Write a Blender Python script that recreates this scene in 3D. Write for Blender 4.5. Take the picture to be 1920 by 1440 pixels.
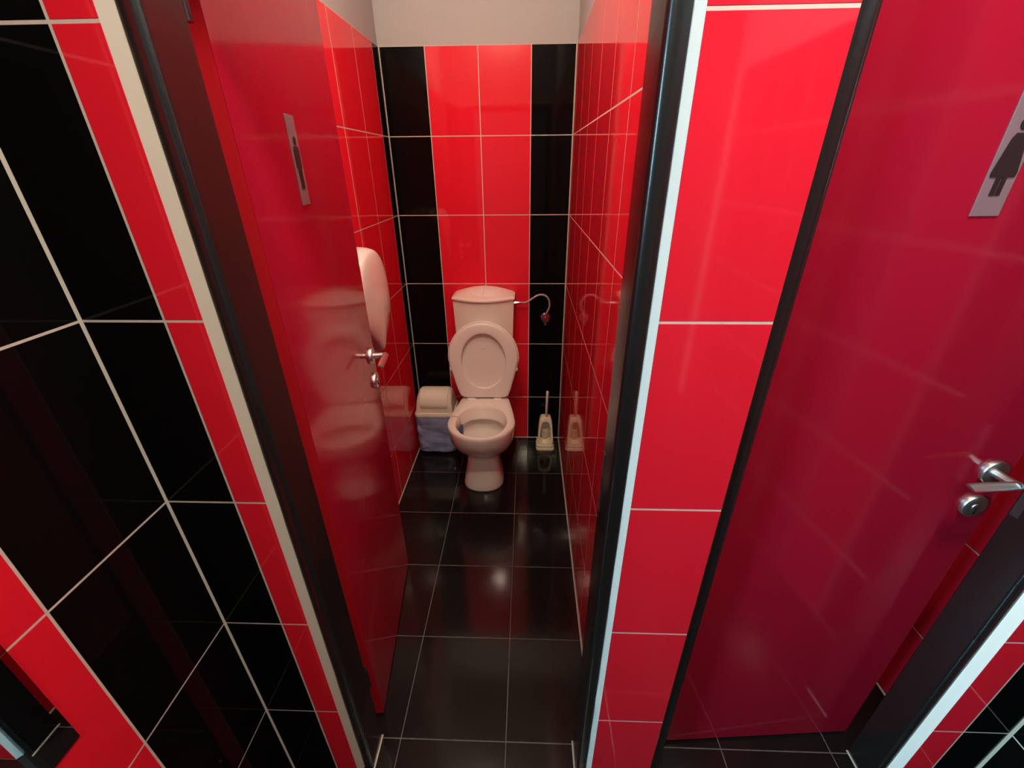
import bpy, bmesh, math, random
from mathutils import Vector, Matrix

for o in list(bpy.data.objects):
    bpy.data.objects.remove(o, do_unlink=True)
S = bpy.context.scene
COL = S.collection
random.seed(4)
PI = math.pi

# ------------------------------------------------------------------ camera
def R_cam(pitch, yaw, roll):
    p, y, r = map(math.radians, (pitch, yaw, roll))
    fw = Vector((math.sin(y)*math.cos(p), math.cos(y)*math.cos(p), -math.sin(p)))
    rt = Vector((math.cos(y), -math.sin(y), 0))
    up = rt.cross(fw)
    rt2 = rt*math.cos(r) + up*math.sin(r)
    up2 = -rt*math.sin(r) + up*math.cos(r)
    m = Matrix.Identity(4)
    for i in range(3):
        m[i][0] = rt2[i]; m[i][1] = up2[i]; m[i][2] = -fw[i]
    return m
cam_d = bpy.data.cameras.new('camera')
cam = bpy.data.objects.new('camera', cam_d)
COL.objects.link(cam)
m = R_cam(26.821, -2.0675, -0.5126)
m.translation = Vector((0.043, -0.6347, 1.6683))
cam.matrix_world = m
cam_d.sensor_width = 36.0
cam_d.lens = 811.0/1920*36.0
cam_d.clip_start = 0.01
S.camera = cam

# ------------------------------------------------------------------ world, view
w = bpy.data.worlds.new('world'); S.world = w; w.use_nodes = True
bg = w.node_tree.nodes['Background']
bg.inputs['Color'].default_value = (0.55, 0.78, 1.0, 1)
bg.inputs['Strength'].default_value = 5.0
S.view_settings.view_transform = 'Standard'
S.view_settings.look = 'None'
S.view_settings.exposure = 0.0
S.view_settings.gamma = 1.0
S.view_settings.use_curve_mapping = False
S.cycles.max_bounces = 10
S.cycles.diffuse_bounces = 7
S.cycles.glossy_bounces = 6
S.cycles.caustics_reflective = False
S.cycles.caustics_refractive = False
S.cycles.sample_clamp_indirect = 6.0

# daylight through the window at the far left end of the washroom
ld = bpy.data.lights.new('window_daylight', 'AREA')
ld.shape = 'RECTANGLE'; ld.size = 1.15; ld.size_y = 1.05
ld.energy = 330; ld.color = (0.38, 0.82, 1.0)
lo = bpy.data.objects.new('window_daylight', ld); COL.objects.link(lo)
lo.location = (-2.56, -1.70, 2.02)
lo.rotation_euler = Vector((1, 0.0, 0.0)).to_track_quat('-Z', 'Y').to_euler()

LAMP_STALL = 230.0
FILL_WALL = 175.0
LAMP_CORR = 340.0
FILL_REAR = 130.0
FILL_STALL2 = 60.0

# ------------------------------------------------------------------ materials
def mat(name, col, rough=0.4, metal=0.0, spec=0.5, coat=0.0, bump=0.0, bscale=8.0, vary=0.0, vscale=6.0,
        rvary=0.0, emit=None, estr=0.0, alpha=None, trans=0.0, ior=1.5, sss=0.0):
    M = bpy.data.materials.new(name); M.use_nodes = True
    nt = M.node_tree; b = nt.nodes['Principled BSDF']
    b.inputs['Base Color'].default_value = (*col, 1)
    b.inputs['Roughness'].default_value = rough
    b.inputs['Metallic'].default_value = metal
    b.inputs['Specular IOR Level'].default_value = spec
    b.inputs['Coat Weight'].default_value = coat
    b.inputs['Coat Roughness'].default_value = 0.04
    b.inputs['Transmission Weight'].default_value = trans
    b.inputs['IOR'].default_value = ior
    if sss:
        b.inputs['Subsurface Weight'].default_value = sss
        b.inputs['Subsurface Radius'].default_value = (0.02, 0.02, 0.02)
        b.inputs['Subsurface Scale'].default_value = 0.3
    if alpha is not None: b.inputs['Alpha'].default_value = alpha
    if emit:
        b.inputs['Emission Color'].default_value = (*emit, 1)
        b.inputs['Emission Strength'].default_value = estr
    tc = nt.nodes.new('ShaderNodeTexCoord')
    def noise(scale, detail=3):
        n = nt.nodes.new('ShaderNodeTexNoise'); n.inputs['Scale'].default_value = scale
        n.inputs['Detail'].default_value = detail
        nt.links.new(tc.outputs['Object'], n.inputs['Vector']); return n
    if bump:
        n = noise(bscale)
        bp = nt.nodes.new('ShaderNodeBump'); bp.inputs['Strength'].default_value = bump
        bp.inputs['Distance'].default_value = 0.01
        nt.links.new(n.outputs['Fac'], bp.inputs['Height'])
        nt.links.new(bp.outputs['Normal'], b.inputs['Normal'])
    if vary:
        n = noise(vscale)
        mx = nt.nodes.new('ShaderNodeMix'); mx.data_type = 'RGBA'
        mx.inputs['A'].default_value = (*[c*(1-vary) for c in col], 1)
        mx.inputs['B'].default_value = (*[min(1, c*(1+vary)) for c in col], 1)
        nt.links.new(n.outputs['Fac'], mx.inputs['Factor'])
        nt.links.new(mx.outputs['Result'], b.inputs['Base Color'])
    if rvary:
        n = noise(3.0, 5)
        mr = nt.nodes.new('ShaderNodeMapRange')
        mr.inputs['To Min'].default_value = max(0.01, rough-rvary)
        mr.inputs['To Max'].default_value = rough+rvary
        mr.inputs['From Min'].default_value = 0.3; mr.inputs['From Max'].default_value = 0.7
        nt.links.new(n.outputs['Fac'], mr.inputs['Value'])
        nt.links.new(mr.outputs['Result'], b.inputs['Roughness'])
    return M

M_RED = mat('red_tile', (0.68, 0.012, 0.028), 0.06, spec=0.5, bump=0.02, bscale=5, vary=0.04, vscale=3)
M_BLACK = mat('black_tile', (0.0030, 0.0027, 0.0027), 0.06, spec=0.12, bump=0.02, bscale=5)
M_GROUT = mat('wall_grout', (0.52, 0.46, 0.40), 0.85, spec=0.2, vary=0.15, vscale=40)
M_FLOOR = mat('black_floor_tile', (0.007, 0.006, 0.006), 0.11, spec=0.45, bump=0.015, bscale=7, rvary=0.03)
M_FGROUT = mat('floor_grout', (0.10, 0.09, 0.09), 0.9, spec=0.2, vary=0.4, vscale=25)
M_PAINT = mat('white_paint', (0.37, 0.345, 0.345), 0.8, spec=0.2, bump=0.15, bscale=120)
M_PAINT2 = mat('grey_paint', (0.10, 0.09, 0.09), 0.8, spec=0.2)
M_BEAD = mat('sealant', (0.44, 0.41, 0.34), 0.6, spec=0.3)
M_PLASTER = mat('plaster_reveal', (0.88, 0.87, 0.82), 0.7, spec=0.2, bump=0.04, bscale=60)
M_FRAME = mat('black_gloss_paint', (0.0085, 0.0075, 0.0075), 0.25, spec=0.75, bump=0.05, bscale=30)
M_DOOR = mat('crimson_laminate', (0.29, 0.0055, 0.023), 0.11, spec=0.45, bump=0.02, bscale=4)
M_DEDGE = mat('red_door_edge', (0.46, 0.009, 0.016), 0.3, spec=0.4)
M_STEEL = mat('brushed_steel', (0.72, 0.70, 0.69), 0.34, metal=1.0, bump=0.03, bscale=60)
M_DSTEEL = mat('worn_dark_steel', (0.16, 0.15, 0.15), 0.45, metal=1.0)
M_CHROME = mat('chrome', (0.75, 0.73, 0.72), 0.12, metal=1.0)
M_SIGN = mat('sign_plate', (0.22, 0.15, 0.17), 0.5, metal=0.2)
M_SIGNB = mat('sign_black', (0.012, 0.008, 0.009), 0.5)
M_CERAMIC = mat('white_ceramic', (0.80, 0.74, 0.68), 0.08, spec=0.5, coat=0.2)
M_PLAST = mat('white_plastic', (0.80, 0.74, 0.69), 0.22, spec=0.5)
M_CREAM = mat('cream_plastic', (0.78, 0.73, 0.62), 0.25, spec=0.5)
M_BRUSHP = mat('ivory_plastic', (0.78, 0.70, 0.50), 0.3, spec=0.5)
M_BRIST = mat('bristle', (0.62, 0.55, 0.42), 0.8, spec=0.2, bump=0.8, bscale=200)
M_BAG = mat('blue_plastic_bag', (0.25, 0.29, 0.48), 0.20, spec=0.7, bump=0.35, bscale=14, vary=0.35, vscale=14)
M_BLUE = mat('blue_freshener', (0.02, 0.06, 0.16), 0.3)
M_WATER = mat('water', (0.86, 0.86, 0.80), 0.02, trans=1.0, ior=1.33)
M_GREY = mat('grey_mark', (0.38, 0.25, 0.25), 0.5)
M_DARK = mat('dark_hole', (0.006, 0.006, 0.007), 0.6)
M_MIRROR = mat('mirror', (0.80, 0.82, 0.80), 0.01, metal=1.0)
M_HOSE = mat('braided_hose', (0.50, 0.47, 0.46), 0.35, metal=0.8, bump=0.5, bscale=300)
M_LAMP = mat('frosted_lamp_stall', (0.9, 0.9, 0.85), 0.3, emit=(1.0, 0.80, 0.64), estr=LAMP_STALL)
M_FILLD = mat('fill_lamp_stall2', (0.9, 0.9, 0.85), 0.3, emit=(1.0, 0.80, 0.64), estr=FILL_STALL2)
M_FILLW = mat('fill_lamp_wall', (0.9, 0.9, 0.85), 0.3, emit=(1.0, 0.84, 0.60), estr=FILL_WALL)
M_FILLR = mat('fill_lamp_rear', (0.9, 0.9, 0.85), 0.3, emit=(1.0, 0.86, 0.60), estr=FILL_REAR)
M_LAMPC = mat('frosted_lamp_corridor', (0.9, 0.9, 0.85), 0.3, emit=(1.0, 0.84, 0.68), estr=LAMP_CORR)
M_WFRAME = mat('window_frame_paint', (0.8, 0.8, 0.8), 0.4)
def glass():
    M = bpy.data.materials.new('window_glass'); M.use_nodes = True; nt = M.node_tree
    for n in list(nt.nodes): nt.nodes.remove(n)
    o = nt.nodes.new('ShaderNodeOutputMaterial'); mx = nt.nodes.new('ShaderNodeMixShader')
    t = nt.nodes.new('ShaderNodeBsdfTransparent'); g = nt.nodes.new('ShaderNodeBsdfGlossy')
    g.inputs['Roughness'].default_value = 0.02
    mx.inputs[0].default_value = 0.06
    nt.links.new(t.outputs[0], mx.inputs[1]); nt.links.new(g.outputs[0], mx.inputs[2])
    nt.links.new(mx.outputs[0], o.inputs[0]); return M
M_GLASS = glass()

# ------------------------------------------------------------------ helpers
class MB:
    """collects vertices and faces of ONE mesh object"""
    def __init__(s): s.v = []; s.f = []; s.mi = []; s.mats = []
    def m(s, mt):
        if mt not in s.mats: s.mats.append(mt)
        return s.mats.index(mt)
    def add(s, vs, fs, mt):
        k = len(s.v); i = s.m(mt)
        s.v += [tuple(v) for v in vs]
        for f in fs: s.f.append([a+k for a in f]); s.mi.append(i)
    def box(s, a, b, mt):
        (x0, y0, z0), (x1, y1, z1) = a, b
        vs = [(x0,y0,z0),(x1,y0,z0),(x1,y1,z0),(x0,y1,z0),(x0,y0,z1),(x1,y0,z1),(x1,y1,z1),(x0,y1,z1)]
        s.add(vs, [(0,3,2,1),(4,5,6,7),(0,1,5,4),(1,2,6,5),(2,3,7,6),(3,0,4,7)], mt)
    def ext(s, poly, fn, d0, d1, mt):
        """extrude 2D polygon; fn(a,b,d) gives the 3D point"""
        n = len(poly)
        vs = [fn(a, b, d0) for a, b in poly] + [fn(a, b, d1) for a, b in poly]
        fs = [tuple(range(n))[::-1], tuple(range(n, 2*n))]
        fs += [(i, (i+1) % n, n+(i+1) % n, n+i) for i in range(n)]
        s.add(vs, fs, mt)
    def loft(s, rings, mt, cap0=True, cap1=True, closed=False):
        n = len(rings[0]); vs = [p for r in rings for p in r]; fs = []
        R = len(rings)
        for j in range(R-1 if not closed else R):
            k = (j+1) % R
            for i in range(n):
                fs.append((j*n+i, j*n+(i+1) % n, k*n+(i+1) % n, k*n+i))
        if not closed:
            if cap0: fs.append(tuple(range(n))[::-1])
            if cap1: fs.append(tuple(range((R-1)*n, R*n)))
        s.add(vs, fs, mt)
    def tube(s, pts, r, mt, n=12, cap=True):
        pts = [Vector(p) for p in pts]; rs = r if isinstance(r, (list, tuple)) else [r]*len(pts)
        rings = []; ref = None
        for i, p in enumerate(pts):
            t = (pts[min(i+1, len(pts)-1)] - pts[max(i-1, 0)]).normalized()
            if ref is None:
                ref = Vector((0, 0, 1)) if abs(t.z) < 0.9 else Vector((0, 1, 0))
            u = (ref - t*ref.dot(t)).normalized(); ref = u; v = t.cross(u)
            rings.append([p + (u*math.cos(2*PI*k/n) + v*math.sin(2*PI*k/n))*rs[i] for k in range(n)])
        s.loft(rings, mt, cap, cap)
    def build(s, name, parent=None, smooth=False, bevel=0.0, seg=2, auto=None, sub=0):
        me = bpy.data.meshes.new(name); me.from_pydata(s.v, [], s.f)
        for mt in s.mats: me.materials.append(mt)
        me.polygons.foreach_set('material_index', s.mi)
        bm = bmesh.new(); bm.from_mesh(me)
        bmesh.ops.recalc_face_normals(bm, faces=bm.faces); bm.to_mesh(me); bm.free()
        if smooth or auto:
            me.polygons.foreach_set('use_smooth', [True]*len(me.polygons))
        if auto: me.set_sharp_from_angle(angle=math.radians(auto))
        me.update()
        o = bpy.data.objects.new(name, me); COL.objects.link(o)
        if parent: o.parent = parent
        if bevel:
            b = o.modifiers.new('bevel', 'BEVEL'); b.width = bevel; b.segments = seg
            b.limit_method = 'ANGLE'; b.angle_limit = math.radians(40)
            b.harden_normals = True
            me.polygons.foreach_set('use_smooth', [True]*len(me.polygons))
            if not auto: me.set_sharp_from_angle(angle=math.radians(180))
        if sub:
            b = o.modifiers.new('subdivision', 'SUBSURF'); b.levels = sub; b.render_levels = sub
        return o

def empty(name, loc=(0, 0, 0), rz=0.0):
    o = bpy.data.objects.new(name, None); COL.objects.link(o)
    o.location = loc; o.rotation_euler = (0, 0, rz); o.empty_display_size = 0.1
    return o
def tag(o, label, cat, group=None):
    o['label'] = label; o['category'] = cat
    if group: o['group'] = group
    return o
def struct(o, label=None):
    o['kind'] = 'structure'
    if label: o['label'] = label
    return o
def smoothstep(a, b, x):
    t = min(1, max(0, (x-a)/(b-a))); return t*t*(3-2*t)

# ------------------------------------------------------------------ layout
D = 1.8552                      # back wall of the cubicles
XL, XR = -0.6576, 0.2674        # left cubicle
CL, CR = -0.6635, 1.3104        # corridor side walls
XP = 0.405                      # cubicle 2 side of the partition
H = 0.3717                      # tile row
T = 2.1677                      # top of the tiling
ZC = 2.80                       # ceiling
YR = -2.60                      # rear end of the corridor
TH = 0.105                      # front wall thickness
REC = 0.012                     # frame set back from the tile face
GW = 0.0042                     # joint width
rowsF = [0.0] + [0.3381 + k*H for k in range(5)] + [T]
rowsB = [0.0] + [0.3146 + k*H for k in range(5)] + [T]
XI = (-0.4200, 0.2030)          # opening of door 1
XJ = (0.4490, 1.0720)           # opening of door 2
ZH = 2.07                       # opening height

def tiles(mb, P, cols, rows, g=GW, t=0.0022, zclip=None):
    """P(u, z, n): point on the wall; n = distance out of the wall from the tile face (negative = behind)"""
    for u0, u1, mt in cols:
        for z0, z1 in zip(rows[:-1], rows[1:]):
            if zclip:
                z0, z1 = max(z0, zclip[0]), min(z1, zclip[1])
                if z1 - z0 < 0.006: continue
            a0, a1, b0, b1 = u0+g/2, u1-g/2, z0+g/2, z1-g/2
            if a1 - a0 < 0.003: continue
            c = 0.0005
            o = random.uniform(-0.00006, 0.00006)
            base = [(a0,b0),(a1,b0),(a1,b1),(a0,b1)]
            top = [(a0+c,b0+c),(a1-c,b0+c),(a1-c,b1-c),(a0+c,b1-c)]
            vs = [P(a, b, -t) for a, b in base] + [P(a, b, -c*0.6+o) for a, b in base] + [P(a, b, o) for a, b in top]
            fs = [(8,9,10,11)] + [(i, (i+1) % 4, 4+(i+1) % 4, 4+i) for i in range(4)] + \
                 [(4+i, 4+(i+1) % 4, 8+(i+1) % 4, 8+i) for i in range(4)]
            mb.add(vs, fs, mt)
def slab(mb, P, u0, u1, z0, z1, n0, n1, mt):
    vs = [P(u, z, n) for n in (n0, n1) for u, z in ((u0,z0),(u1,z0),(u1,z1),(u0,z1))]
    mb.add(vs, [(0,3,2,1),(4,5,6,7),(0,1,5,4),(1,2,6,5),(2,3,7,6),(3,0,4,7)], mt)
GD = -0.00035                    # grout plane behind the tile face

# ---- back wall of both cubicles
mb = MB(); P = lambda u, z, n: (u, D-n, z)
slab(mb, P, XL-0.08, CR+0.08, 0, T, GD, -0.10, M_GROUT)
slab(mb, P, XL-0.08, CR+0.08, T, ZC, GD-0.004, -0.10, M_PAINT)
tiles(mb, P, [(XL, -0.4424, M_BLACK), (-0.4424, -0.1924, M_RED), (-0.1924, 0.0576, M_RED), (0.0576, XR, M_BLACK)], rowsB)
tiles(mb, P, [(XP, 0.60, M_BLACK), (0.60, 0.85, M_RED), (0.85, 1.10, M_RED), (1.10, CR, M_BLACK)], rowsB)
struct(mb.build('wall_back'), 'black and red tiled wall behind the toilet')

# ---- left wall of the cubicle
mb = MB(); P = lambda u, z, n: (XL+n, u, z)
slab(mb, P, TH, D, 0, T, GD, -0.08, M_GROUT)
slab(mb, P, TH, D, T, ZC, GD-0.004, -0.08, M_PAINT)
ys = [TH] + [1.5111-0.25*k for k in range(5, -1, -1)] + [1.7557]
tiles(mb, P, [(a, b, M_RED) for a, b in zip(ys[:-1], ys[1:])] + [(1.7557, D, M_BLACK)], rowsB)
struct(mb.build('wall_stall_left'), 'red tiled side wall left of the toilet')

# ---- partition between the cubicles
mb = MB(); P = lambda u, z, n: (XR-n, u, z)
slab(mb, P, TH, D, 0, T, GD, -(XP-XR)+0.001, M_GROUT)
slab(mb, P, TH, D, T, ZC, GD-0.004, -(XP-XR)+0.005, M_PAINT)
yr = [TH] + [1.7557-0.25*k for k in range(6, -1, -1)] + [D]
tiles(mb, P, [(a, b, M_RED) for a, b in zip(yr[:-1], yr[1:])], rowsB)
P2 = lambda u, z, n: (XP+n, u, z)
tiles(mb, P2, [(a, b, M_RED) for a, b in zip(yr[:-1], yr[1:])], rowsB)
struct(mb.build('wall_stall_right'), 'red tiled side wall right of the toilet')

# ---- right wall (corridor and second cubicle)
mb = MB(); P = lambda u, z, n: (CR-n, u, z)
slab(mb, P, YR, D, 0, T, GD, -0.08, M_GROUT)
slab(mb, P, YR, D, T, ZC, GD-0.004, -0.08, M_PAINT)
tiles(mb, P, [(a, b, M_RED) for a, b in zip(yr[:-1], yr[1:])], rowsB)
yk = [-0.25*k for k in range(0, 11)]
pat = [M_BLACK, M_RED, M_BLACK, M_BLACK]
cols = []
for k in range(10): cols.append((yk[k+1], yk[k], pat[k % 4]))
tiles(mb, P, cols, rowsF)
struct(mb.build('wall_right'), 'tiled wall at the right end')

# ---- left corridor wall; beyond its end the washroom widens to the left
YE, XW = -0.62, -2.40
mb = MB(); P = lambda u, z, n: (CL+n, u, z)
slab(mb, P, YE, 0.0, 0, T, GD, -0.075, M_GROUT)
slab(mb, P, YE, 0.0, T, ZC, GD-0.004, -0.075, M_PAINT)
tiles(mb, P, [(-0.2382, 0, M_BLACK), (-0.488, -0.2382, M_RED), (YE, -0.488, M_BLACK)], rowsF)
struct(mb.build('wall_left'), 'black tiled corridor wall with a red column at the left edge')
mb = MB(); mb.box((XW-0.08, YE, 0), (CL-0.077, YE+0.08, ZC), M_PAINT); struct(mb.build('wall_front_left'))
WY0, WY1, WZ0, WZ1 = -2.30, -1.10, 1.50, 2.50
mb = MB()
for (a, b, c, d) in ((YR, WY0, 0, ZC), (WY1, YE, 0, ZC), (WY0, WY1, 0, WZ0), (WY0, WY1, WZ1, ZC)):
    mb.box((XW-0.08, a, c), (XW, b, d), M_PAINT)
struct(mb.build('wall_far_left'))
# window
wn = empty('window_1', (XW-0.04, (WY0+WY1)/2, WZ0)); struct(wn)
mb = MB()
hy, hz = (WY1-WY0)/2, WZ1-WZ0
for a, b in (((-0.02, -hy, 0), (0.02, -hy+0.045, hz)), ((-0.02, hy-0.045, 0), (0.02, hy, hz)),
             ((-0.02, -hy, 0), (0.02, hy, 0.045)), ((-0.02, -hy, hz-0.045), (0.02, hy, hz)), ((-0.02, -0.02, 0.04), (0.02, 0.02, hz-0.04))):
    mb.box(a, b, M_WFRAME)
mb.build('window_frame', wn)
mb = MB(); mb.box((-0.003, -hy+0.04, 0.04), (0.003, hy-0.04, hz-0.04), M_GLASS); mb.build('window_pane', wn)

# ---- rear wall, ceiling, floor
mb = MB(); mb.box((XW-0.08, YR-0.08, 0), (CR+0.08, YR, ZC), M_PAINT2)
struct(mb.build('wall_rear'))
mb = MB(); mb.box((XW-0.08, YR-0.08, ZC), (CR+0.08, D+0.10, ZC+0.08), M_PAINT); struct(mb.build('ceiling'))
FX, FY, FW = -0.3568, 0.0920, 0.3434
mb = MB()
mb.box((XW-0.08, YR-0.08, -0.06), (CR+0.08, D+0.10, -0.0008), M_FGROUT)
g = 0.0032
for i in range(-7, 6):
    for j in range(-8, 7):
        x0, x1, y0, y1 = FX+i*FW, FX+(i+1)*FW, FY+j*FW, FY+(j+1)*FW
        x0, x1, y0, y1 = max(x0, XW-0.07)+g/2, min(x1, CR+0.07)-g/2, max(y0, YR-0.07)+g/2, min(y1, D+0.09)-g/2
        if x1-x0 < 0.01 or y1-y0 < 0.01: continue
        c = 0.0008
        vs = [(x0,y0,-0.002),(x1,y0,-0.002),(x1,y1,-0.002),(x0,y1,-0.002),(x0,y0,-c*.6),(x1,y0,-c*.6),(x1,y1,-c*.6),(x0,y1,-c*.6),
              (x0+c,y0+c,0),(x1-c,y0+c,0),(x1-c,y1-c,0),(x0+c,y1-c,0)]
        mb.add(vs, [(8,9,10,11)] + [(a, (a+1) % 4, 4+(a+1) % 4, 4+a) for a in range(4)] + [(4+a, 4+(a+1) % 4, 8+(a+1) % 4, 8+a) for a in range(4)], M_FLOOR)
struct(mb.build('floor'), 'black tiled floor')

# ---- front wall of the cubicles: three piers and the strip over the doors
mb = MB(); P = lambda u, z, n: (u, -n, z)
PI0, PI1, PI2 = (CL, -0.4647), (0.2441, 0.4144), (1.1150, CR)
for a, b in (PI0, PI1, PI2):
    slab(mb, P, a, b, 0, T, GD, -TH, M_GROUT)
slab(mb, P, PI0[1], PI1[0], ZH+0.045, T, GD, -TH, M_GROUT)
slab(mb, P, PI1[1], PI2[0], ZH+0.045, T, GD, -TH, M_GROUT)
slab(mb, P, CL, CR, T, ZC, GD-0.004, -TH, M_PAINT)
tiles(mb, P, [(CL, -0.5270, M_BLACK), (-0.5270, PI0[1]+GW/2, M_RED)], rowsF)
tiles(mb, P, [(PI1[0]-GW/2, PI1[1]+GW/2, M_RED)], rowsF)
tiles(mb, P, [(PI2[0]-GW/2, 1.1920, M_RED), (1.1920, CR, M_BLACK)], rowsF)
tiles(mb, P, [(PI0[1], -0.25, M_RED), (-0.25, 0, M_BLACK), (0, PI1[0], M_RED)], rowsF, zclip=(ZH+0.045, T))
tiles(mb, P, [(PI1[1], 0.65, M_RED), (0.65, 0.9, M_BLACK), (0.9, PI2[0], M_RED)], rowsF, zclip=(ZH+0.045, T))
struct(mb.build('wall_front'), 'tiled wall the two doors are set in')

# ---- pale plaster strips between tile edge and door frame
def trim(i, xt, xf, lab):
    mb = MB()
    s = 1 if xf > xt else -1
    rings = []
    n = 26
    rnd = random.Random(i*7+1)
    for k in range(n+1):
        z = 0.002 + (ZH+0.04)*k/n
        j = rnd.uniform(-0.0012, 0.0012) if z < 1.2 else rnd.uniform(-0.0003, 0.0003)
        rings.append([(xt, 0.0006, z), (xf+j, REC-0.0005, z), (xf+s*0.002, REC+0.006, z), (xt, REC+0.006, z)])
    mb.loft(rings, M_BEAD if i == 1 else M_PLASTER)  # left strip takes the beige: warm light put into its colour
    o = mb.build('trim_%d' % i); struct(o, lab)
trim(1, PI0[1], XI[0]-0.0290, 'plaster strip beside the left door frame, tinted beige for warm light')
trim(2, PI1[0], XI[1]+0.0305, 'pale plaster strip beside the right jamb of the open door')
trim(3, PI1[1], XJ[0]-0.0290, 'thin plaster strip beside the left jamb of the second door')
trim(4, PI2[0], XJ[1]+0.0215, 'pale plaster strip right of the second door')

# ---- sealant beads in the corners
def bead(i, p0, p1, a, b, r=0.0045, mt=None):
    mb = MB(); p0, p1, a, b = Vector(p0), Vector(p1), Vector(a), Vector(b)
    q = [p0, p0+a*r, p0+b*r]; q2 = [p1, p1+a*r, p1+b*r]
    mb.add(q+q2, [(0,2,1),(3,4,5),(1,2,5,4),(0,1,4,3),(2,0,3,5)], mt or M_BEAD)
    struct(mb.build('trim_%d' % i))
bead(5, (CL, 0, 0.002), (CL, 0, T), (1,0,0), (0,-1,0), 0.0036)
bead(6, (XL, D, 0.002), (XL, D, T), (1,0,0), (0,-1,0), 0.0042)
bead(7, (XR, D, 0.002), (XR, D, T), (-1,0,0), (0,-1,0), 0.0042)
bead(8, (XL, TH, 0), (XL, D, 0), (1,0,0), (0,0,1), 0.0042)
bead(9, (XR, TH, 0), (XR, D, 0), (-1,0,0), (0,0,1), 0.0042)
bead(10, (XL, D, 0), (XR, D, 0), (0,-1,0), (0,0,1), 0.0045)
bead(11, (CR, TH, 0), (CR, D, 0), (-1,0,0), (0,0,1), 0.0042)
bead(12, (CR, 0, 0.002), (CR, 0, T), (-1,0,0), (0,-1,0), 0.0050)

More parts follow.
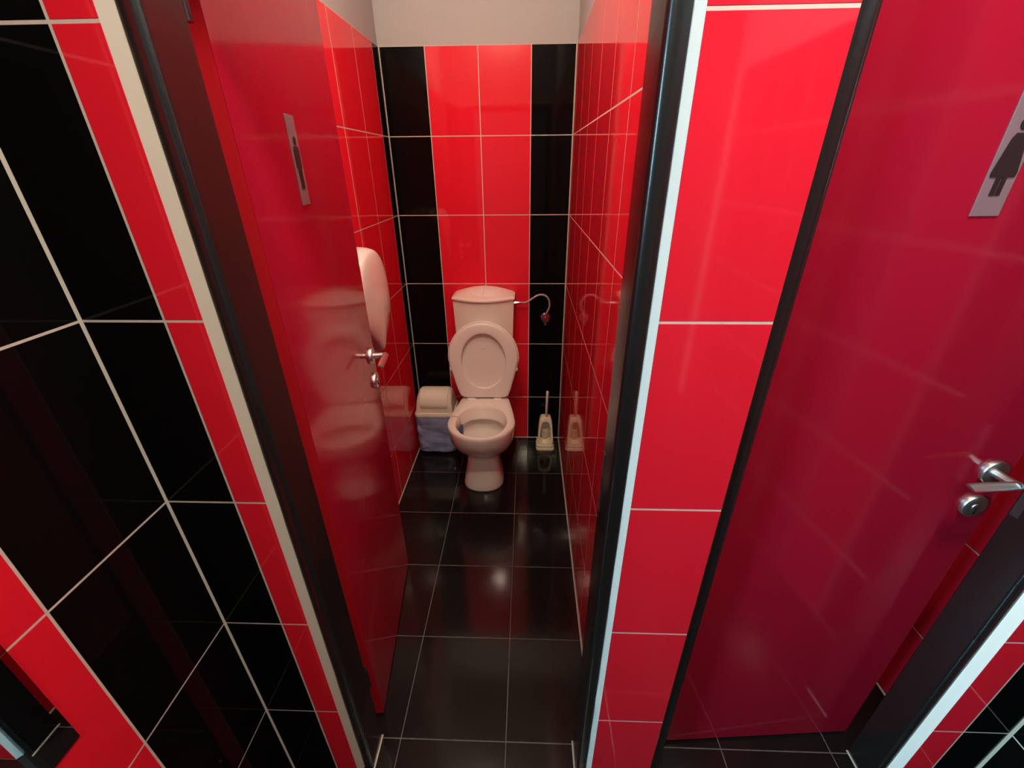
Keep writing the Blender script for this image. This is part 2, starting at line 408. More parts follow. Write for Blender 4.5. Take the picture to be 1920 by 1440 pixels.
# ------------------------------------------------------------------ doors
def jamb_poly(xo, xi):
    """section of a jamb, outer edge xo, reveal face xi; y from REC to TH-0.005"""
    s = 1 if xi > xo else -1
    y0, y1, r = REC, 0.1, 0.0105
    pts = [(xo, y0+0.003)]
    pts += [(xo+s*0.003*(1-math.cos(a)), y0+0.003-0.003*math.sin(a)) for a in (PI/4, PI/2)]
    for k in range(7):
        a = PI/2*k/6
        pts.append((xi-s*r+s*r*math.sin(a), y0+r-r*math.cos(a)))
    pts += [(xi, y1-0.003), (xi-s*0.003, y1), (xo, y1)]
    return pts
def door(num, X, hinge, ang, lab_leaf, sign_s, woman, labd):
    root = empty('door_%d' % num, (X[0], REC, 0)); struct(root, labd)
    ox, oy = X[0], REC
    # frame
    mb = MB()
    xo0 = X[0]-0.029; xo1 = X[1]+(0.0305 if num == 1 else 0.0215)
    for xo, xi in ((xo0, X[0]), (xo1, X[1])):
        mb.ext(jamb_poly(xo, xi), lambda a, b, d: (a-ox, b-oy, d), 0.0005, ZH+0.001, M_FRAME)
    mb.ext(jamb_poly(ZH+0.03, ZH), lambda a, b, d: (d-ox, b-oy, a), xo0, xo1, M_FRAME)
    fr = mb.build('door_frame', root, auto=35)
    mb = MB()
    mb.box((X[1]-0.0010-ox, 0.078-oy, 1.00), (X[1]+0.0005-ox, 0.0945-oy, 1.15), M_DSTEEL)
    mb.box((X[1]-0.0014-ox, 0.081-oy, 1.055), (X[1]-0.0008-ox, 0.090-oy, 1.09), M_DARK)
    if num == 2: mb.build('strike_plate', fr)
    else: mb.build('strike_plate', fr)
    # hinge knuckles on the frame
    for z in (0.25, 1.90):
        mb = MB()
        mb.tube([(hinge[0]-0.045*0-ox+(-0.012 if num == 1 else -0.010), hinge[1]-0.022-oy, z-0.045),
                 (hinge[0]-ox+(-0.012 if num == 1 else -0.010), hinge[1]-0.022-oy, z+0.045)], 0.0075, M_FRAME, 14)
        mb.box((X[0]-0.004-ox, 0.0955-oy, z-0.035), (hinge[0]-ox-(0.008), hinge[1]-0.018-oy, z+0.035), M_FRAME) if num == 2 else \
            mb.box((hinge[0]-0.016-ox, 0.0955-oy, z-0.035), (hinge[0]-0.008-ox, hinge[1]-0.018-oy, z+0.035), M_FRAME)
        mb.build('hinge', root, auto=40)
    # leaf pivot: children get their own transform so that the leaf stands open
    def place(o):
        o.location = (hinge[0]-ox, hinge[1]-oy, 0); o.rotation_euler = (0, 0, ang)
    L, TK, Z0, Z1 = 0.621, 0.0385, 0.012, 2.062
    mb = MB()
    c = 0.0012
    # laminate faces with red edge banding
    mb.box((0.0, 0.0, Z0), (L, 0.0012, Z1), M_DOOR)
    mb.box((0.0, TK-0.0012, Z0), (L, TK, Z1), M_DOOR)
    mb.box((0.0002, 0.0012, Z0+0.0002), (L-0.0002, TK-0.0012, Z1-0.0002), M_DEDGE)
    leaf = mb.build('door_leaf', root); place(leaf)
    # sign plate
    s0, s1, z0, z1 = sign_s
    mb = MB(); mb.box((s0, -0.0022, z0), (s1, -0.0001, z1), M_SIGN)
    sg = mb.build('sign_plate', root, bevel=0.0006); place(sg)
    mb = MB(); cx = (s0+s1)/2; e0, e1 = -0.0034, -0.0023
    F = lambda a, b, d: (cx+a, d, b)
    cz = z0
    hr = 0.0075
    mb.ext([(hr*math.cos(2*PI*k/20), z0+0.127+hr*1.1*math.sin(2*PI*k/20)) for k in range(20)], F, e0, e1, M_SIGNB)
    if woman:
        mb.ext([(-0.007, z0+0.115), (0.007, z0+0.115), (0.0115, z0+0.108), (0.0205, z0+0.062), (0.0195, z0+0.056), (-0.0195, z0+0.056), (-0.0205, z0+0.062), (-0.0115, z0+0.108)], F, e0, e1, M_SIGNB)
        for sx in (-1, 1):
            mb.ext([(sx*0.0008, z0+0.030), (sx*0.0085, z0+0.030), (sx*0.0085, z0+0.057), (sx*0.0008, z0+0.057)], F, e0+0.0002, e1, M_SIGNB)
    else:
        mb.ext([(-0.012, z0+0.116), (0.012, z0+0.116), (0.0155, z0+0.111), (0.0155, z0+0.075), (0.0095, z0+0.073), (0.0095, z0+0.034), (0.0008, z0+0.034), (0.0008, z0+0.068), (-0.0008, z0+0.068),
                (-0.0008, z0+0.034), (-0.0095, z0+0.034), (-0.0095, z0+0.073), (-0.0155, z0+0.075), (-0.0155, z0+0.111)], F, e0, e1, M_SIGNB)
    pg = mb.build('pictogram', sg)
    # handle set, outer side (face y = 0, normal -y)
    hx = L-0.047; hz = 1.084 if num == 1 else 1.0725
    def rose(z, name, par, sgn=-1, y=0.0):
        mb = MB(); n = 28
        prof = [(0.0, 0.0285), (0.0085, 0.0285), (0.0098, 0.0272), (0.0100, 0.012)]
        rings = [[(hx+r*math.cos(2*PI*k/n), y+sgn*d, z+r*math.sin(2*PI*k/n)) for k in range(n)] for d, r in prof]
        mb.loft(rings, M_STEEL)
        o = mb.build(name, par, auto=50); place(o) if par is root else None
        return o
    for sgn, y in ((-1, 0.0), (1, TK)):
        r_ = rose(hz, 'handle_rose', root, sgn, y)
        mb = MB()
        pts = [(hx, y+sgn*0.008, hz), (hx, y+sgn*0.030, hz), (hx, y+sgn*0.043, hz+0.001), (hx-0.002, y+sgn*0.051, hz+0.002), (hx-0.010, y+sgn*0.0545, hz+0.003)]
        mb.tube(pts, [0.0098, 0.0092, 0.0092, 0.0090, 0.0075], M_STEEL, 18)
        # flat blade, its broad side turned up and outwards
        rings = []
        for k in range(11):
            t = k/10; x = hx+0.003-0.104*t
            wd = (0.0080+0.0020*min(1, t*3))*(1 if k < 10 else 0.88); th = 0.0040-0.0012*t
            cy, zc = y+sgn*(0.0540-0.002*t), hz+0.0045-0.003*t
            cw, sw = 0.80, 0.60
            ring = []
            for j in range(16):
                a_ = 2*PI*j/16; ca, sa = math.cos(a_), math.sin(a_)
                rr = (abs(ca)**3+abs(sa)**3)**(-1/3)
                p_, q_ = wd*ca*rr, th*sa*rr
                ring.append((x+(0.004*ca*rr if k == 10 else 0), cy+sgn*(p_*cw+q_*sw), zc-p_*sw+q_*cw))
            rings.append(ring)
        mb.loft(rings, M_STEEL)
        lv = mb.build('lever', r_, auto=50)
        r2 = rose(hz-0.094, 'lock_rose', root, sgn, y)
        mb = MB()
        kz = hz-0.094
        n = 16
        rings = [[(hx+r*math.cos(2*PI*k/n), y+sgn*d, kz+r*math.sin(2*PI*k/n)) for k in range(n)] for d, r in ((0.009, 0.0085), (0.0112, 0.0085))]
        mb.loft(rings, M_STEEL)
        mb.box((hx-0.0032, y+sgn*0.0112-0.0008, kz-0.018), (hx+0.0032, y+sgn*0.0112+0.0008, kz), M_DARK)
        mb.build('keyhole', r2, auto=50)
    # latch plate on the free edge
    mb = MB(); mb.box((L-0.0002, 0.010, 0.96), (L+0.0010, 0.029, 1.13), M_STEEL)
    o = mb.build('latch_plate', root); place(o)
    return root
door(1, XI, (-0.432, 0.158), math.atan2(0.617, -0.068), '', (0.232, 0.280, 1.592, 1.767), False, 'crimson door standing open inward, with a man pictogram')
door(2, XJ, (0.475, 0.1037), math.atan2(0.0415, 0.575), '', (0.270, 0.318, 1.590, 1.767), True, 'crimson door at the right with a woman pictogram')

# white foot joints where jambs meet the floor
def foot(i, x, s):
    mb = MB()
    mb.box((min(x, x+s*0.004), 0.01, 0.0), (max(x, x+s*0.004), 0.10, 0.003), M_BEAD)
    struct(mb.build('trim_%d' % i))
foot(13, XI[0], 1); foot(14, XI[1], -1); foot(15, XJ[1], -1)

# ------------------------------------------------------------------ toilet
TX = -0.200
toilet = empty('toilet', (TX, 1.45, 0))
tag(toilet, 'white ceramic toilet with raised seat against the tiled back wall', 'toilet')
TY = 1.45
N = 56
def ell(yf, yb, hw, z, p=2.0, ymid=None, pb=None):
    """closed outline, front yf (small), back yb; superellipse, widest at ymid"""
    ym = ymid if ymid is not None else (yf+yb)/2
    out = []
    for k in range(N):
        a = 2*PI*k/N
        c, s_ = math.cos(a), math.sin(a)
        pp = p if s_ < 0 else (pb or p)
        r = (abs(c)**pp + abs(s_)**pp)**(-1/pp)
        x = hw*c*r; y = s_*r
        y = ym + (y*(ym-yf) if y < 0 else y*(yb-ym))
        out.append((x, y-TY, z))
    return out
def rim_outline(z, off=0.0, hwk=1.0):
    """plan of the rim: round front, straight tapering sides to a narrower rear deck"""
    yf, ym, yb = 1.206+off, 1.385, 1.70
    hw, hb = (0.186-off)*hwk, (0.140-off)*hwk
    out = []
    for k in range(N):
        a = 2*PI*k/N; c, s_ = math.cos(a), math.sin(a)
        if s_ <= 0:
            x = hw*c; y = ym + (ym-yf)*s_
        else:
            # rear: move along taper
            r = (abs(c)**9 + abs(s_)**9)**(-1/9)
            y = ym + (yb-ym)*s_*r
            t = (y-ym)/(yb-ym)
            wloc = hw + (hb-hw)*(0.5*t+0.5*smoothstep(0.0, 1.0, t))
            x = wloc*c*r
        out.append((x, y-TY, z))
    return out
def mix(a, b, t): return [tuple(p*(1-t)+q*t for p, q in zip(u, v)) for u, v in zip(a, b)]
mb = MB()
YM = 1.400
rings = [ell(1.290, 1.62, 0.116, 0.0, 2.3, YM), ell(1.290, 1.62, 0.116, 0.010, 2.3, YM), ell(1.297, 1.62, 0.111, 0.04, 2.3, YM), ell(1.310, 1.62, 0.101, 0.09, 2.4, YM),
         ell(1.322, 1.63, 0.092, 0.14, 2.3, YM), ell(1.333, 1.64, 0.088, 0.185, 2.3, YM), ell(1.337, 1.65, 0.088, 0.204, 2.3, YM)]
r0 = ell(1.327, 1.66, 0.098, 0.211, 2.3, YM)
rings += [r0, ell(1.304, 1.67, 0.127, 0.233, 2.25, YM), mix(ell(1.272, 1.68, 0.153, 0.270, 2.15, YM), rim_outline(0.270), 0.12),
          mix(ell(1.240, 1.69, 0.172, 0.322, 2.1, YM), rim_outline(0.322), 0.5), rim_outline(0.365, 0.005), rim_outline(0.395, 0.0), rim_outline(0.408, 0.0), rim_outline(0.4155, 0.003), rim_outline(0.4190, 0.008)]
# inner opening
def inn(z, off, low=0.0, bk=0.0):
    return ell(1.2235+off, 1.548-off-bk, 0.141-off, z, 2.15, 1.385+low)
rings += [mix(rim_outline(0.4200, 0.012), inn(0.4200, -0.006), 0.5), inn(0.4195, -0.004), inn(0.416, 0.001), inn(0.405, 0.004, 0, 0.002), inn(0.385, 0.008, 0, 0.010), inn(0.362, 0.011, 0, 0.022), inn(0.352, 0.012, 0, 0.027), inn(0.346, 0.010, 0, 0.022),
          inn(0.344, 0.000, 0, 0.008), inn(0.338, -0.004), ell(1.243, 1.546, 0.144, 0.322, 2.1, 1.39), ell(1.272, 1.538, 0.130, 0.290, 2.1, 1.40), ell(1.305, 1.522, 0.107, 0.258, 2.1, 1.41), ell(1.335, 1.505, 0.084, 0.232, 2.1, 1.42), ell(1.358, 1.490, 0.066, 0.208, 2.1, 1.425), ell(1.374, 1.474, 0.050, 0.184, 2.1, 1.425), ell(1.395, 1.450, 0.028, 0.172, 2.1, 1.425)]
mb.loft(rings, M_CERAMIC)
bowl = mb.build('bowl', toilet, smooth=True)
# rear deck that carries the cistern
mb = MB()
mb.loft([[(x*s, y, z) for x, y in ((-0.135, 0.22), (0.135, 0.22), (0.150, 0.393), (-0.150, 0.393))] for z, s in ((0.30, 0.9), (0.415, 1.0))], M_CERAMIC)
mb.build('rear_deck', toilet, bevel=0.012, seg=3)
# water in the trap
mb = MB(); mb.loft([ell(1.3475, 1.4965, 0.0745, 0.2195, 2.1, 1.42), ell(1.3465, 1.4975, 0.0755, 0.2210, 2.1, 1.42)], M_WATER)
mb.build('water', toilet)
# cistern: bowed front, domed cover
def tank_plan(z, hw, ysd, yfr, yb, n=14):
    out = []
    for k in range(n+1):
        u = -1 + 2*k/n
        out.append((u*hw, ysd-(ysd-yfr)*math.cos(u*PI/2)**0.9 - TY if abs(u) < 1 else ysd-TY, z))
    out += [(hw, yb-TY, z), (hw*0.5, yb-TY, z), (0, yb-TY, z), (-hw*0.5, yb-TY, z), (-hw, yb-TY, z)]
    return out
mb = MB()
mb.loft([tank_plan(z, hw, 1.735, yf, 1.848) for z, hw, yf in ((0.410, 0.135, 1.715), (0.418, 0.145, 1.705), (0.50, 0.155, 1.700), (0.75, 0.164, 1.690), (1.001, 0.172, 1.678))], M_CERAMIC)
cis = mb.build('cistern', toilet, bevel=0.006, seg=3)
mb = MB()
def lidz(x, y, base):   # domed towards the wall
    return base + 0.034*math.cos(min(1, abs(x)/0.178)*PI/2)*smoothstep(1.665, 1.85, y+TY)
nx, ny = 24, 10
def lid_pt(u, v, top):
    hw = 0.1765; x = u*hw
    yf = 1.728-(1.728-1.664)*(math.cos(u*PI/2)**0.9 if abs(u) < 1 else 0); yb = 1.8495
    y = yf+(yb-yf)*v - TY
    if top:
        e = min((1-abs(u))*hw, v*(yb-yf), 0.010)/0.010
        return (x, y, lidz(x, y, 1.014) - 0.005*(1-e)**2)
    return (x, y, 1.0012)
vs = [lid_pt(-1+2*i/nx, j/ny, True) for j in range(ny+1) for i in range(nx+1)]
vb = [lid_pt(-1+2*i/nx, j/ny, False) for j in range(ny+1) for i in range(nx+1)]
K = len(vs); fs = []
W1 = nx+1
for j in range(ny):
    for i in range(nx):
        a = j*W1+i; fs.append((a, a+1, a+1+W1, a+W1)); fs.append((K+a, K+a+W1, K+a+1+W1, K+a+1))
for i in range(nx):
    fs.append((i, K+i, K+i+1, i+1)); a = ny*W1+i; fs.append((a, a+1, K+a+1, K+a))
for j in range(ny):
    a = j*W1; fs.append((a, a+W1, K+a+W1, K+a)); a = j*W1+nx; fs.append((a, K+a, K+a+W1, a+W1))
mb.add(vs+vb, fs, M_CERAMIC)
cov = mb.build('cistern_cover', toilet, auto=50)
# flush button, two halves
mb = MB()
for sx in (-1, 1):
    rings = []
    for r, dz in ((0.040, 0.000), (0.040, 0.0040), (0.036, 0.0058), (0.012, 0.0050)):
        ring = []
        for k in range(25):
            a = -PI/2 + PI*k/24
            x = sx*(0.0012+r*1.80*math.cos(a)); y = 0.312+r*1.15*math.sin(a)
            ring.append((x, y, lidz(x, y, 1.014)+dz-0.001))
        rings.append(ring)
    mb.loft(rings, M_PLAST)
mb.build('flush_button', cov, auto=50)
mb = MB(); mb.tube([(0.105, 0.256, 0.965), (0.125, 0.263, 0.965)], 0.0018, M_GREY, 6); mb.build('maker_mark', cis)

# raised seat and lid (local plane: s along width, t up from hinge)
LEAN0, LEAN1 = 1.652, 1.668
def up_pt(s, t, d):
    """d = distance in front of the seat's back plane"""
    k = t/0.46
    return (s-0.004, (LEAN0+(LEAN1-LEAN0)*k) - d - TY, 0.428+t*0.999)
def seat_plan(grow=0.0, n=N):
    out = []
    for k in range(n):
        a = 2*PI*k/n; c, s_ = math.cos(a), math.sin(a)
        hw, tm, tt = 0.200+grow, 0.245, 0.462+grow
        if s_ >= 0:
            x = hw*c; t = tm+(tt-tm)*s_
        else:
            r = (abs(c)**12+abs(s_)**12)**(-1/12)
            t = tm + (tm+grow*0.3)*s_*r
            kk = (tm-t)/tm
            x = (hw+(0.149-hw)*(kk*0.55+0.45*smoothstep(0.0, 1.0, kk)))*c*r
        out.append((x, t))
    return out
def ring_pts(pl, d, inset=0.0):
    cx, ct = 0, 0.24
    res = []
    for x, t in pl:
        L_ = math.hypot(x-cx, t-ct); f = (L_-inset)/L_
        res.append(up_pt(cx+(x-cx)*f, ct+(t-ct)*f, d))
    return res
inner = []
for k in range(N):
    a = 2*PI*k/N
    c, s_ = math.cos(a), math.sin(a)
    inner.append((0.126*c, 0.232 + (0.166 if s_ >= 0 else 0.166)*s_))
op = seat_plan(0.0)
mb = MB()
rings = [ring_pts(op, 0.006, 0.004), ring_pts(op, 0.009, 0.0), ring_pts(op, 0.017, 0.0), ring_pts(op, 0.0225, 0.004), ring_pts(op, 0.0245, 0.012),
         ring_pts(inner, 0.0245, -0.010), ring_pts(inner, 0.023, -0.004), ring_pts(inner, 0.018, 0.0), ring_pts(inner, 0.009, 0.0), ring_pts(inner, 0.006, -0.003)]
mb.loft(rings, M_PLAST, closed=True)
seat = mb.build('seat', toilet, smooth=True)
for sx in (-1, 1):
    mb = MB(); p = up_pt(sx*0.1935, 0.185, 0.014)
    mb.tube([(p[0]-sx*0.006, p[1], p[2]-0.011), (p[0]+sx*0.001, p[1], p[2]-0.007), (p[0]+sx*0.001, p[1], p[2]+0.007), (p[0]-sx*0.006, p[1], p[2]+0.011)], [0.003, 0.0045, 0.0045, 0.003], M_PLAST, 10)
    mb.build('bumper', seat, smooth=True)
lp = seat_plan(0.006)
mb = MB()
rings = [ring_pts(lp, -0.014, 0.030), ring_pts(lp, -0.013, 0.010), ring_pts(lp, -0.009, 0.0), ring_pts(lp, 0.003, 0.0), ring_pts(lp, 0.0045, 0.003), ring_pts(lp, 0.003, 0.010), ring_pts(lp, 0.0, 0.03), ring_pts(lp, -0.003, 0.09), ring_pts(lp, -0.004, 0.15)]
mb.loft(rings, M_PLAST)
lidob = mb.build('seat_lid', toilet, smooth=True)
mb = MB()
p = up_pt(0, 0.30, 0.0)
mb.box((p[0]-0.007, p[1]+0.0030, p[2]-0.0008), (p[0]+0.007, p[1]+0.0070, p[2]+0.0010), M_GREY)
mb.build('maker_mark', lidob)
for sx in (-1, 1):
    mb = MB()
    cx_ = -0.004+sx*0.078
    mb.loft([[(cx_+0.026*math.cos(2*PI*k/24), 0.177+0.020*math.sin(2*PI*k/24), z) if r else (cx_+0.022*math.cos(2*PI*k/24), 0.177+0.016*math.sin(2*PI*k/24), z) for k in range(24)] for z, r in ((0.4175, 1), (0.4235, 1), (0.4265, 0))], M_PLAST)
    mb.tube([(cx_-sx*0.004, 0.186, 0.424), (cx_-sx*0.003, 0.192, 0.437), (cx_+sx*0.055, 0.192, 0.439)], [0.008, 0.0085, 0.0065], M_PLAST, 12)
    mb.build('seat_hinge', toilet, smooth=True)
# rim freshener: clip over the rim and blue block inside
fr = empty('rim_freshener', (TX-0.150, 1.425, 0.42)); tag(fr, 'small blue freshener block clipped inside the left rim of the toilet bowl', 'toilet freshener')
mb = MB()
mb.tube([(-0.042, 0.0, -0.020), (-0.0405, 0.0, 0.0), (-0.034, 0.0, 0.0055), (-0.02, 0, 0.0048), (0.010, -0.004, 0.0040), (0.022, -0.006, 0.000), (0.026, -0.006, -0.012), (0.027, -0.008, -0.055)], 0.0022, M_PLAST, 8)
mb.build('clip', fr, smooth=True)
mb = MB()
rings = []
for k in range(9):
    t = -1+2*k/8; s_ = math.sqrt(max(0.02, 1-t*t*0.94))
    rings.append([(0.034+0.011*s_*math.cos(a), -0.020+0.036*s_*math.sin(a), -0.080+0.036*t) for a in [2*PI*j/16 for j in range(16)]])
mb.loft(rings, M_BLUE); mb.build('freshener_block', fr, smooth=True)

# ------------------------------------------------------------------ water supply
wv = empty('water_supply', (0.155, D, 0.86)); tag(wv, 'chrome angle valve and braided hose on the black tiles right of the cistern', 'water valve')
mb = MB(); n = 24
mb.loft([[(r*math.cos(2*PI*k/n), -d, r*math.sin(2*PI*k/n)) for k in range(n)] for d, r in ((0.0005, 0.026), (0.004, 0.026), (0.009, 0.016), (0.010, 0.010))], M_CHROME)
mb.build('wall_flange', wv, auto=50)
mb = MB()
mb.tube([(0, -0.008, 0), (0, -0.045, 0)], 0.0095, M_CHROME, 18)
mb.tube([(0, -0.033, 0), (0.002, -0.033, 0.022), (0.004, -0.034, 0.034)], [0.0085, 0.0095, 0.0075], M_CHROME, 14)
mb.build('valve_body', wv, auto=50)
mb = MB(); n = 24
ring = []
for d, r in ((0.044, 0.012), (0.047, 0.0195), (0.060, 0.0200), (0.064, 0.0165)):
    ring.append([((r-0.0012*(k % 4 == 0))*math.cos(2*PI*k/n), -d, (r-0.0012*(k % 4 == 0))*math.sin(2*PI*k/n)) for k in range(n)])
mb.loft(ring, M_CHROME); mb.build('valve_knob', wv, auto=30)
mb = MB(); mb.tube([(0, -0.050, -0.012), (-0.001, -0.052, -0.034)], [0.009, 0.008], M_CHROME, 14); mb.build('valve_stub', wv, auto=50)
def bez(pts, n=8):
    out = []
    P_ = [Vector(p) for p in pts]
    P_ = [P_[0]*2-P_[1]] + P_ + [P_[-1]*2-P_[-2]]
    for i in range(1, len(P_)-2):
        for k in range(n):
            t = k/n; a, b, c, d = P_[i-1:i+3]
            out.append(0.5*((2*b)+(-a+c)*t+(2*a-5*b+4*c-d)*t*t+(-a+3*b-3*c+d)*t**3))
    out.append(P_[-2]); return out
ox = Vector((0.155, D, 0.86))
hp = [Vector(p)-ox for p in ((0.010, 1.800, 0.963), (0.040, 1.800, 0.963), (0.075, 1.805, 0.984), (0.112, 1.81, 1.004), (0.148, 1.815, 1.000), (0.172, 1.818, 0.972), (0.176, 1.820, 0.935), (0.166, 1.821, 0.905), (0.159, 1.821, 0.888))]
mb = MB(); mb.tube(bez(hp), 0.0058, M_HOSE, 12); mb.build('braided_hose', wv, smooth=True)
mb = MB(); mb.tube([Vector((-0.031, 1.800, 0.963))-ox, Vector((-0.010, 1.800, 0.963))-ox, Vector((0.012, 1.800, 0.963))-ox], [0.0095, 0.0095, 0.0075], M_CHROME, 8); mb.build('hose_nut', wv, auto=30)

# ------------------------------------------------------------------ waste bin with a swing lid
def rrect(x0, x1, y0, y1, r, z, n=6):
    out = []
    for cx_, cy_, a0 in ((x1-r, y1-r, 0), (x0+r, y1-r, PI/2), (x0+r, y0+r, PI), (x1-r, y0+r, 3*PI/2)):
        for k in range(n+1):
            a = a0+PI/2*k/n; out.append((cx_+r*math.cos(a), cy_+r*math.sin(a), z))
    return out
BX, BY = -0.5235, 1.748
bn = empty('waste_bin', (BX, BY, 0)); tag(bn, 'small cream swing-lid waste bin beside the toilet, its body wrapped by a blue bag', 'waste bin')
mb = MB()
mb.loft([rrect(-0.102, 0.102, -0.072, 0.072, 0.03, 0.0), rrect(-0.105, 0.105, -0.075, 0.075, 0.03, 0.02), rrect(-0.120, 0.120, -0.088, 0.088, 0.03, 0.285)], M_CREAM)
mb.build('bin_body', bn, smooth=False, auto=40)
mb = MB()
mb.loft([rrect(-0.1255, 0.1265, -0.096, 0.096, 0.022, z) for z in (0.276, 0.294)] + [rrect(-0.122, 0.123, -0.093, 0.093, 0.02, 0.300)], M_CREAM)
mb.build('lid_rim', bn, auto=50)
# hooded cover: arch section along y, rounded ends
mb = MB()
rings = []
ny = 18
for k in range(ny+1):
    a = PI*k/ny
    y = -0.088*math.cos(a); zt = 0.300+0.133*(math.sin(a)**0.62 if 0 < k < ny else 0)
    rings.append((y, zt))
pr = []
for y, zt in rings:
    hgt = zt-0.300
    row = [(-0.118, y, 0.296)]
    rr = min(0.040, hgt*0.9+0.0001)
    for j in range(7):
        b = PI/2*j/6
        row.append((-0.118+0.006+rr*0.9*(1-math.cos(b)) + 0.004*hgt/0.133, y, 0.300+max(0, hgt-rr)+rr*math.sin(b)))
    for j in range(6, -1, -1):
        b = PI/2*j/6
        row.append((0.118-0.006-rr*0.9*(1-math.cos(b)) - 0.004*hgt/0.133, y, 0.300+max(0, hgt-rr)+rr*math.sin(b)))
    row.append((0.118, y, 0.296))
    pr.append(row)
mb.loft(pr, M_CREAM)
hood = mb.build('lid_hood', bn, auto=45)
# swing flap set on the front slope of the hood
mb = MB()
fl = []
def hoodz(a): return (-0.088*math.cos(a), 0.300+0.133*(math.sin(a)**0.62))
for k in range(13):
    a = 0.10+1.28*k/12
    y, z = hoodz(a)
    y2, z2 = hoodz(a+0.01); nrm = Vector((0, -(z2-z), (y2-y))).normalized()
    if nrm.z < 0: nrm = -nrm
    e = 0.0035 if 0 < k < 12 else 0.0008
    hw = 0.088 - (0.010 if k in (0, 12) else 0)
    fl.append([(-hw, y, z-0.001), (-hw+0.003, y+nrm.y*e, z+nrm.z*e), (hw-0.003, y+nrm.y*e, z+nrm.z*e), (hw, y, z-0.001)])
mb.loft(fl, M_CREAM); mb.build('swing_flap', bn, auto=40)
# crumpled bag over the body
mb = MB()
rings = []
rb = random.Random(11)
ph = [rb.uniform(0, 6.28) for _ in range(12)]
for j in range(15):
    t = j/14; z = 0.003+0.277*t
    base = rrect(-0.120-0.006*t, 0.122+0.006*t, -0.100+0.006*t, 0.088+0.004*t, 0.038, z, 9)
    row = []
    for i, (x, y, zz) in enumerate(base):
        u = i/len(base)*2*PI
        wv_ = math.sin(7*u+ph[0]+3*t)*0.6 + math.sin(13*u+ph[1]-5*t)*0.5 + math.sin(23*u+ph[2]+9*t)*0.35 + math.sin(5*u+8*t+ph[3])*0.7
        amp = 0.0048*(0.35+1.1*(1-t))*math.sin(PI*min(1, (1-t)*1.6+0.05))
        f = 1 + amp*wv_/0.11
        if t < 0.08: f *= 0.97+0.03*(t/0.08)
        zz += (0.004+0.004*math.sin(3*u+1) if j == 0 else 0)
        row.append((x*f, max(-0.118, y*f), zz))
    rings.append(row)
mb.loft(rings, M_BAG, True, False)
bag = mb.build('bin_bag', None, smooth=True); bag.location = (BX, BY, 0)
tag(bag, 'crumpled translucent blue plastic bag pulled over the waste bin body', 'plastic bag')
md = bag.modifiers.new('subdivision', 'SUBSURF'); md.levels = 2; md.render_levels = 2
tx = bpy.data.textures.new('bag_crumple', 'CLOUDS'); tx.noise_scale = 0.065; tx.noise_depth = 2
dm = bag.modifiers.new('crumple', 'DISPLACE'); dm.texture = tx; dm.strength = 0.022; dm.mid_level = 0.45

# ------------------------------------------------------------------ toilet brush and holder
bh = empty('brush_holder', (0.172, 1.757, 0)); tag(bh, 'ivory plastic brush holder with an open front standing on the floor right of the toilet', 'brush holder')
mb = MB()
mb.loft([rrect(-0.060, 0.060, -0.058, 0.055, 0.022, 0.0), rrect(-0.060, 0.060, -0.058, 0.055, 0.022, 0.014), rrect(-0.0575, 0.0575, -0.0555, 0.053, 0.021, 0.018)], M_BRUSHP)
mb.loft([rrect(-0.0565, 0.0565, -0.0545, 0.052, 0.020, 0.0175), rrect(-0.0560, 0.0560, -0.054, 0.052, 0.020, 0.034), rrect(-0.053, 0.053, -0.051, 0.050, 0.02, 0.037)], M_BRUSHP)
mb.build('holder_base', bh, auto=40)
mb = MB()
# shell: trapezoid front with an oval cut out; front face slopes back to the top
def sh(u, t):  # outer outline in front view, t 0..1 height
    hw = 0.053-0.014*t; return hw*u, 0.036+0.182*t
def front_y(t): return -0.050+0.052*t
n = 40
outer, innr, innb = [], [], []
for k in range(n):
    a = 2*PI*k/n; c, s_ = math.cos(a), math.sin(a)
    r = (abs(c)**5+abs(s_)**5)**(-0.2); u, t = c*r, 0.5+0.5*s_*r
    x, z = sh(u, t); outer.append((x, front_y(t), z))
    r2 = (abs(c)**2.8+abs(s_)**2.8)**(-1/2.8); u2, t2 = 0.70*c*r2, 0.46+0.37*s_*r2
    x2, z2 = sh(u2, t2); innr.append((x2, front_y(t2), z2)); 
    x3, z3 = sh(u2*1.02, t2); innb.append((x3, 0.040, z3*0.98+0.003))
back = [(x*0.98, 0.045, z) for x, y, z in outer]
mid = [(x*1.0, y+0.006, z) for x, y, z in outer]
inset = [((a[0]*0.92+b[0]*0.08), a[1]*0.92+b[1]*0.08-0.002, a[2]*0.92+b[2]*0.08) for a, b in zip(outer, innr)]
ins2 = [((a[0]*0.15+b[0]*0.85), a[1]*0.15+b[1]*0.85-0.002, a[2]*0.15+b[2]*0.85) for a, b in zip(outer, innr)]
mb.loft([back, mid, outer, inset, ins2, innr, innb], M_BRUSHP)
mb.build('holder_shell', bh, auto=45)
tb = empty('toilet_brush', (0.172, 1.765, 0.05)); tag(tb, 'toilet brush with slim ivory handle standing in its holder', 'toilet brush')
mb = MB()
rings = []
for k in range(12):
    t = k/11; r = 0.026*math.sin(PI*(0.12+0.76*t))**0.5
    rings.append([(r*(1+0.05*math.sin(9*a+5*k))*math.cos(a), 0.006+r*0.85*math.sin(a), -0.008+0.080*t) for a in [2*PI*j/28 for j in range(28)]])
mb.loft(rings, M_BRIST); mb.build('brush_head', tb, smooth=True)
mb = MB()
mb.tube([(0, 0.006, 0.07), (0.001, 0.006, 0.12), (0.001, 0.004, 0.170), (0.003, -0.002, 0.185), (0.005, -0.002, 0.32), (0.006, -0.002, 0.352), (0.006, -0.002, 0.358)], [0.005, 0.005, 0.0055, 0.0075, 0.0085, 0.0085, 0.004], M_BRUSHP, 12)
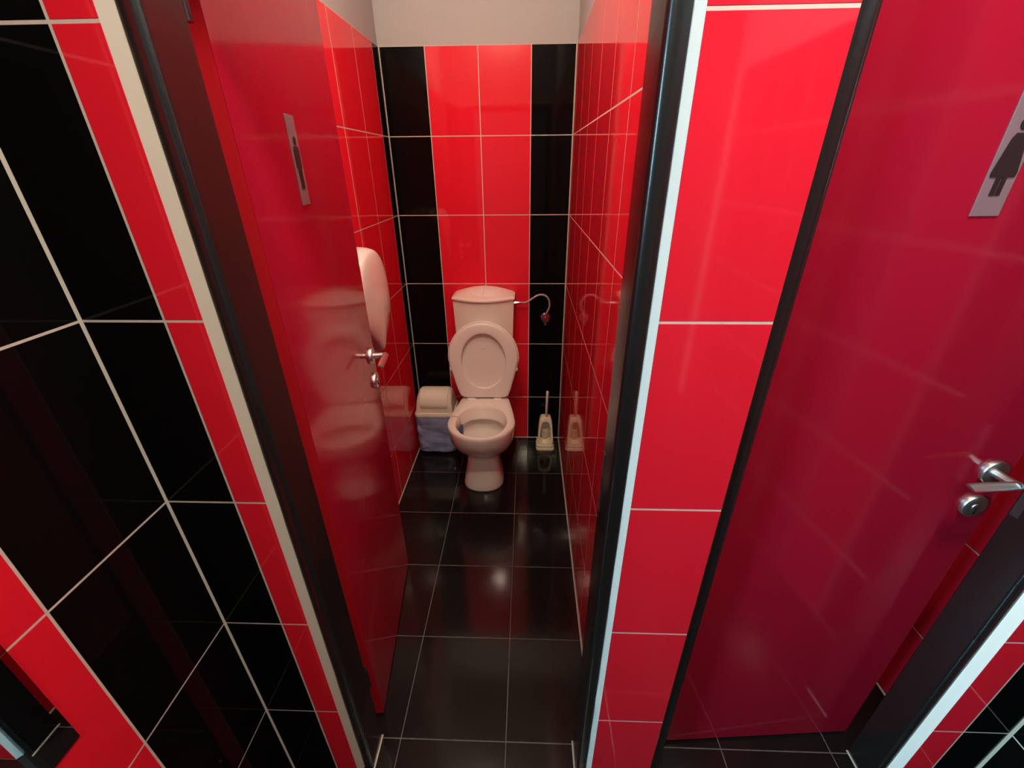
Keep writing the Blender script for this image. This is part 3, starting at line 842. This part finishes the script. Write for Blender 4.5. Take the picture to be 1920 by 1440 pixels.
mb.build('brush_handle', tb, smooth=True)

# ------------------------------------------------------------------ toilet paper dispenser on the left wall
DY, DZ = 1.02, 1.187
pd = empty('paper_dispenser', (XL, DY, DZ)); tag(pd, 'rounded white jumbo toilet paper dispenser on the left wall behind the open door', 'paper dispenser')
def dplan(k_, d):
    out = []
    n = 48
    for i in range(n):
        a = 2*PI*i/n; c, s_ = math.cos(a), math.sin(a)
        p = 2.35
        r = (abs(c)**p+abs(s_)**p)**(-1/p)
        y, z = c*r, s_*r
        hw = 0.160; hz = 0.210
        yy = hw*y; zz = hz*z
        if z < -0.34: yy *= 1-0.82*min(1, (-z-0.34)/0.66)
        out.append((d, yy*k_, zz*k_))
    return out
mb = MB()
mb.loft([dplan(0.97, 0.001), dplan(1.0, 0.012), dplan(1.0, 0.060), dplan(0.990, 0.085), dplan(0.965, 0.104), dplan(0.945, 0.1105), dplan(0.915, 0.1150), dplan(0.87, 0.1180), dplan(0.7, 0.124), dplan(0.45, 0.128), dplan(0.15, 0.130)], M_PLAST)
cv = mb.build('dispenser_cover', pd, auto=28)
mb = MB(); mb.ext([(0.055, -0.070), (0.059, -0.070), (0.059, -0.030), (0.055, -0.030)], lambda a, b, d: (d, a, b), 0.118, 0.1292, M_GREY); mb.build('maker_mark', cv)
mb = MB(); mb.loft([[(d, 0.056+0.010*math.cos(2*PI*k/20), 0.012+0.030*math.sin(2*PI*k/20)) for k in range(20)] for d in (0.118, 0.1285)], M_PLAST); mb.build('level_window', cv, auto=40)
mb = MB(); mb.box((0.03, -0.07, -0.205), (0.09, 0.07, -0.180), M_GREY); mb.build('paper_slot', pd, bevel=0.006)

# ------------------------------------------------------------------ mirror on the left corridor wall
mr = empty('wall_mirror', (CL, -0.45, 0.867)); tag(mr, 'dark reflecting mirror on the left corridor wall, lower right corner in view', 'mirror')
mb = MB(); mb.box((0.0008, -0.145, 0), (0.0048, 0.1535, 0.62), M_MIRROR); mb.build('mirror_glass', mr, bevel=0.0008)

# ------------------------------------------------------------------ lamps
def lamp(name, x, y, mt, lab, z=ZC, r=0.11):
    t = empty(name, (x, y, z)); tag(t, lab, 'ceiling light')
    mb = MB(); n = 32
    mb.loft([[(q*math.cos(2*PI*k/n), q*math.sin(2*PI*k/n), -d) for k in range(n)] for d, q in ((0.001, r*1.05), (0.025, r*1.05), (0.03, r*0.98))], M_WFRAME)
    mb.build('lamp_base', t, auto=40)
    mb = MB()
    mb.loft([[(r*0.97*math.sin(a)*math.cos(2*PI*k/n), r*0.97*math.sin(a)*math.sin(2*PI*k/n), -0.031-r*0.85*(math.cos(a))) for k in range(n)] for a in [PI/2*(1-j/8)+0.02 for j in range(9)]], mt)
    mb.build('lamp_shade', t, smooth=True)
lamp('ceiling_light', -0.255, 0.78, M_LAMP, 'frosted ceiling lamp whose yellow glow reflects in the floor before the toilet', r=0.065)
lamp('ceiling_light', 0.45, -0.42, M_LAMPC, 'frosted ceiling lamp over the corridor in front of the doors', r=0.10)
lamp('ceiling_light', 0.05, -1.70, M_FILLR, 'unseen fill lamp added at the rear of the corridor behind the viewer', r=0.10)  # added fill, out of view, brightens the toilet pedestal through the doorway
lamp('ceiling_light', 0.85, 0.78, M_FILLD, 'unseen fill lamp added inside the second cubicle to light its side wall', r=0.065)  # added fill, out of view, lights the wall sliver past the second door
# unseen fill lamp added over the open door to brighten the toilet
t = empty('fill_light_wall', (-0.16, TH, 2.66)); tag(t, 'long unseen fill lamp added over the open door inside the cubicle', 'fill light')
mb = MB(); mb.box((-0.16, 0.001, -0.05), (0.16, 0.016, 0.05), M_WFRAME); mb.build('lamp_base', t, bevel=0.003)
mb = MB(); n = 16
mb.loft([[(x, 0.018+0.050*k*math.sin(PI*j/(n-1)), 0.042*k*math.cos(PI*j/(n-1))) for j in range(n)] for x, k in ((-0.15, 0.7), (-0.14, 1), (0.14, 1), (0.15, 0.7))], M_FILLW)
mb.build('lamp_shade', t, auto=40)
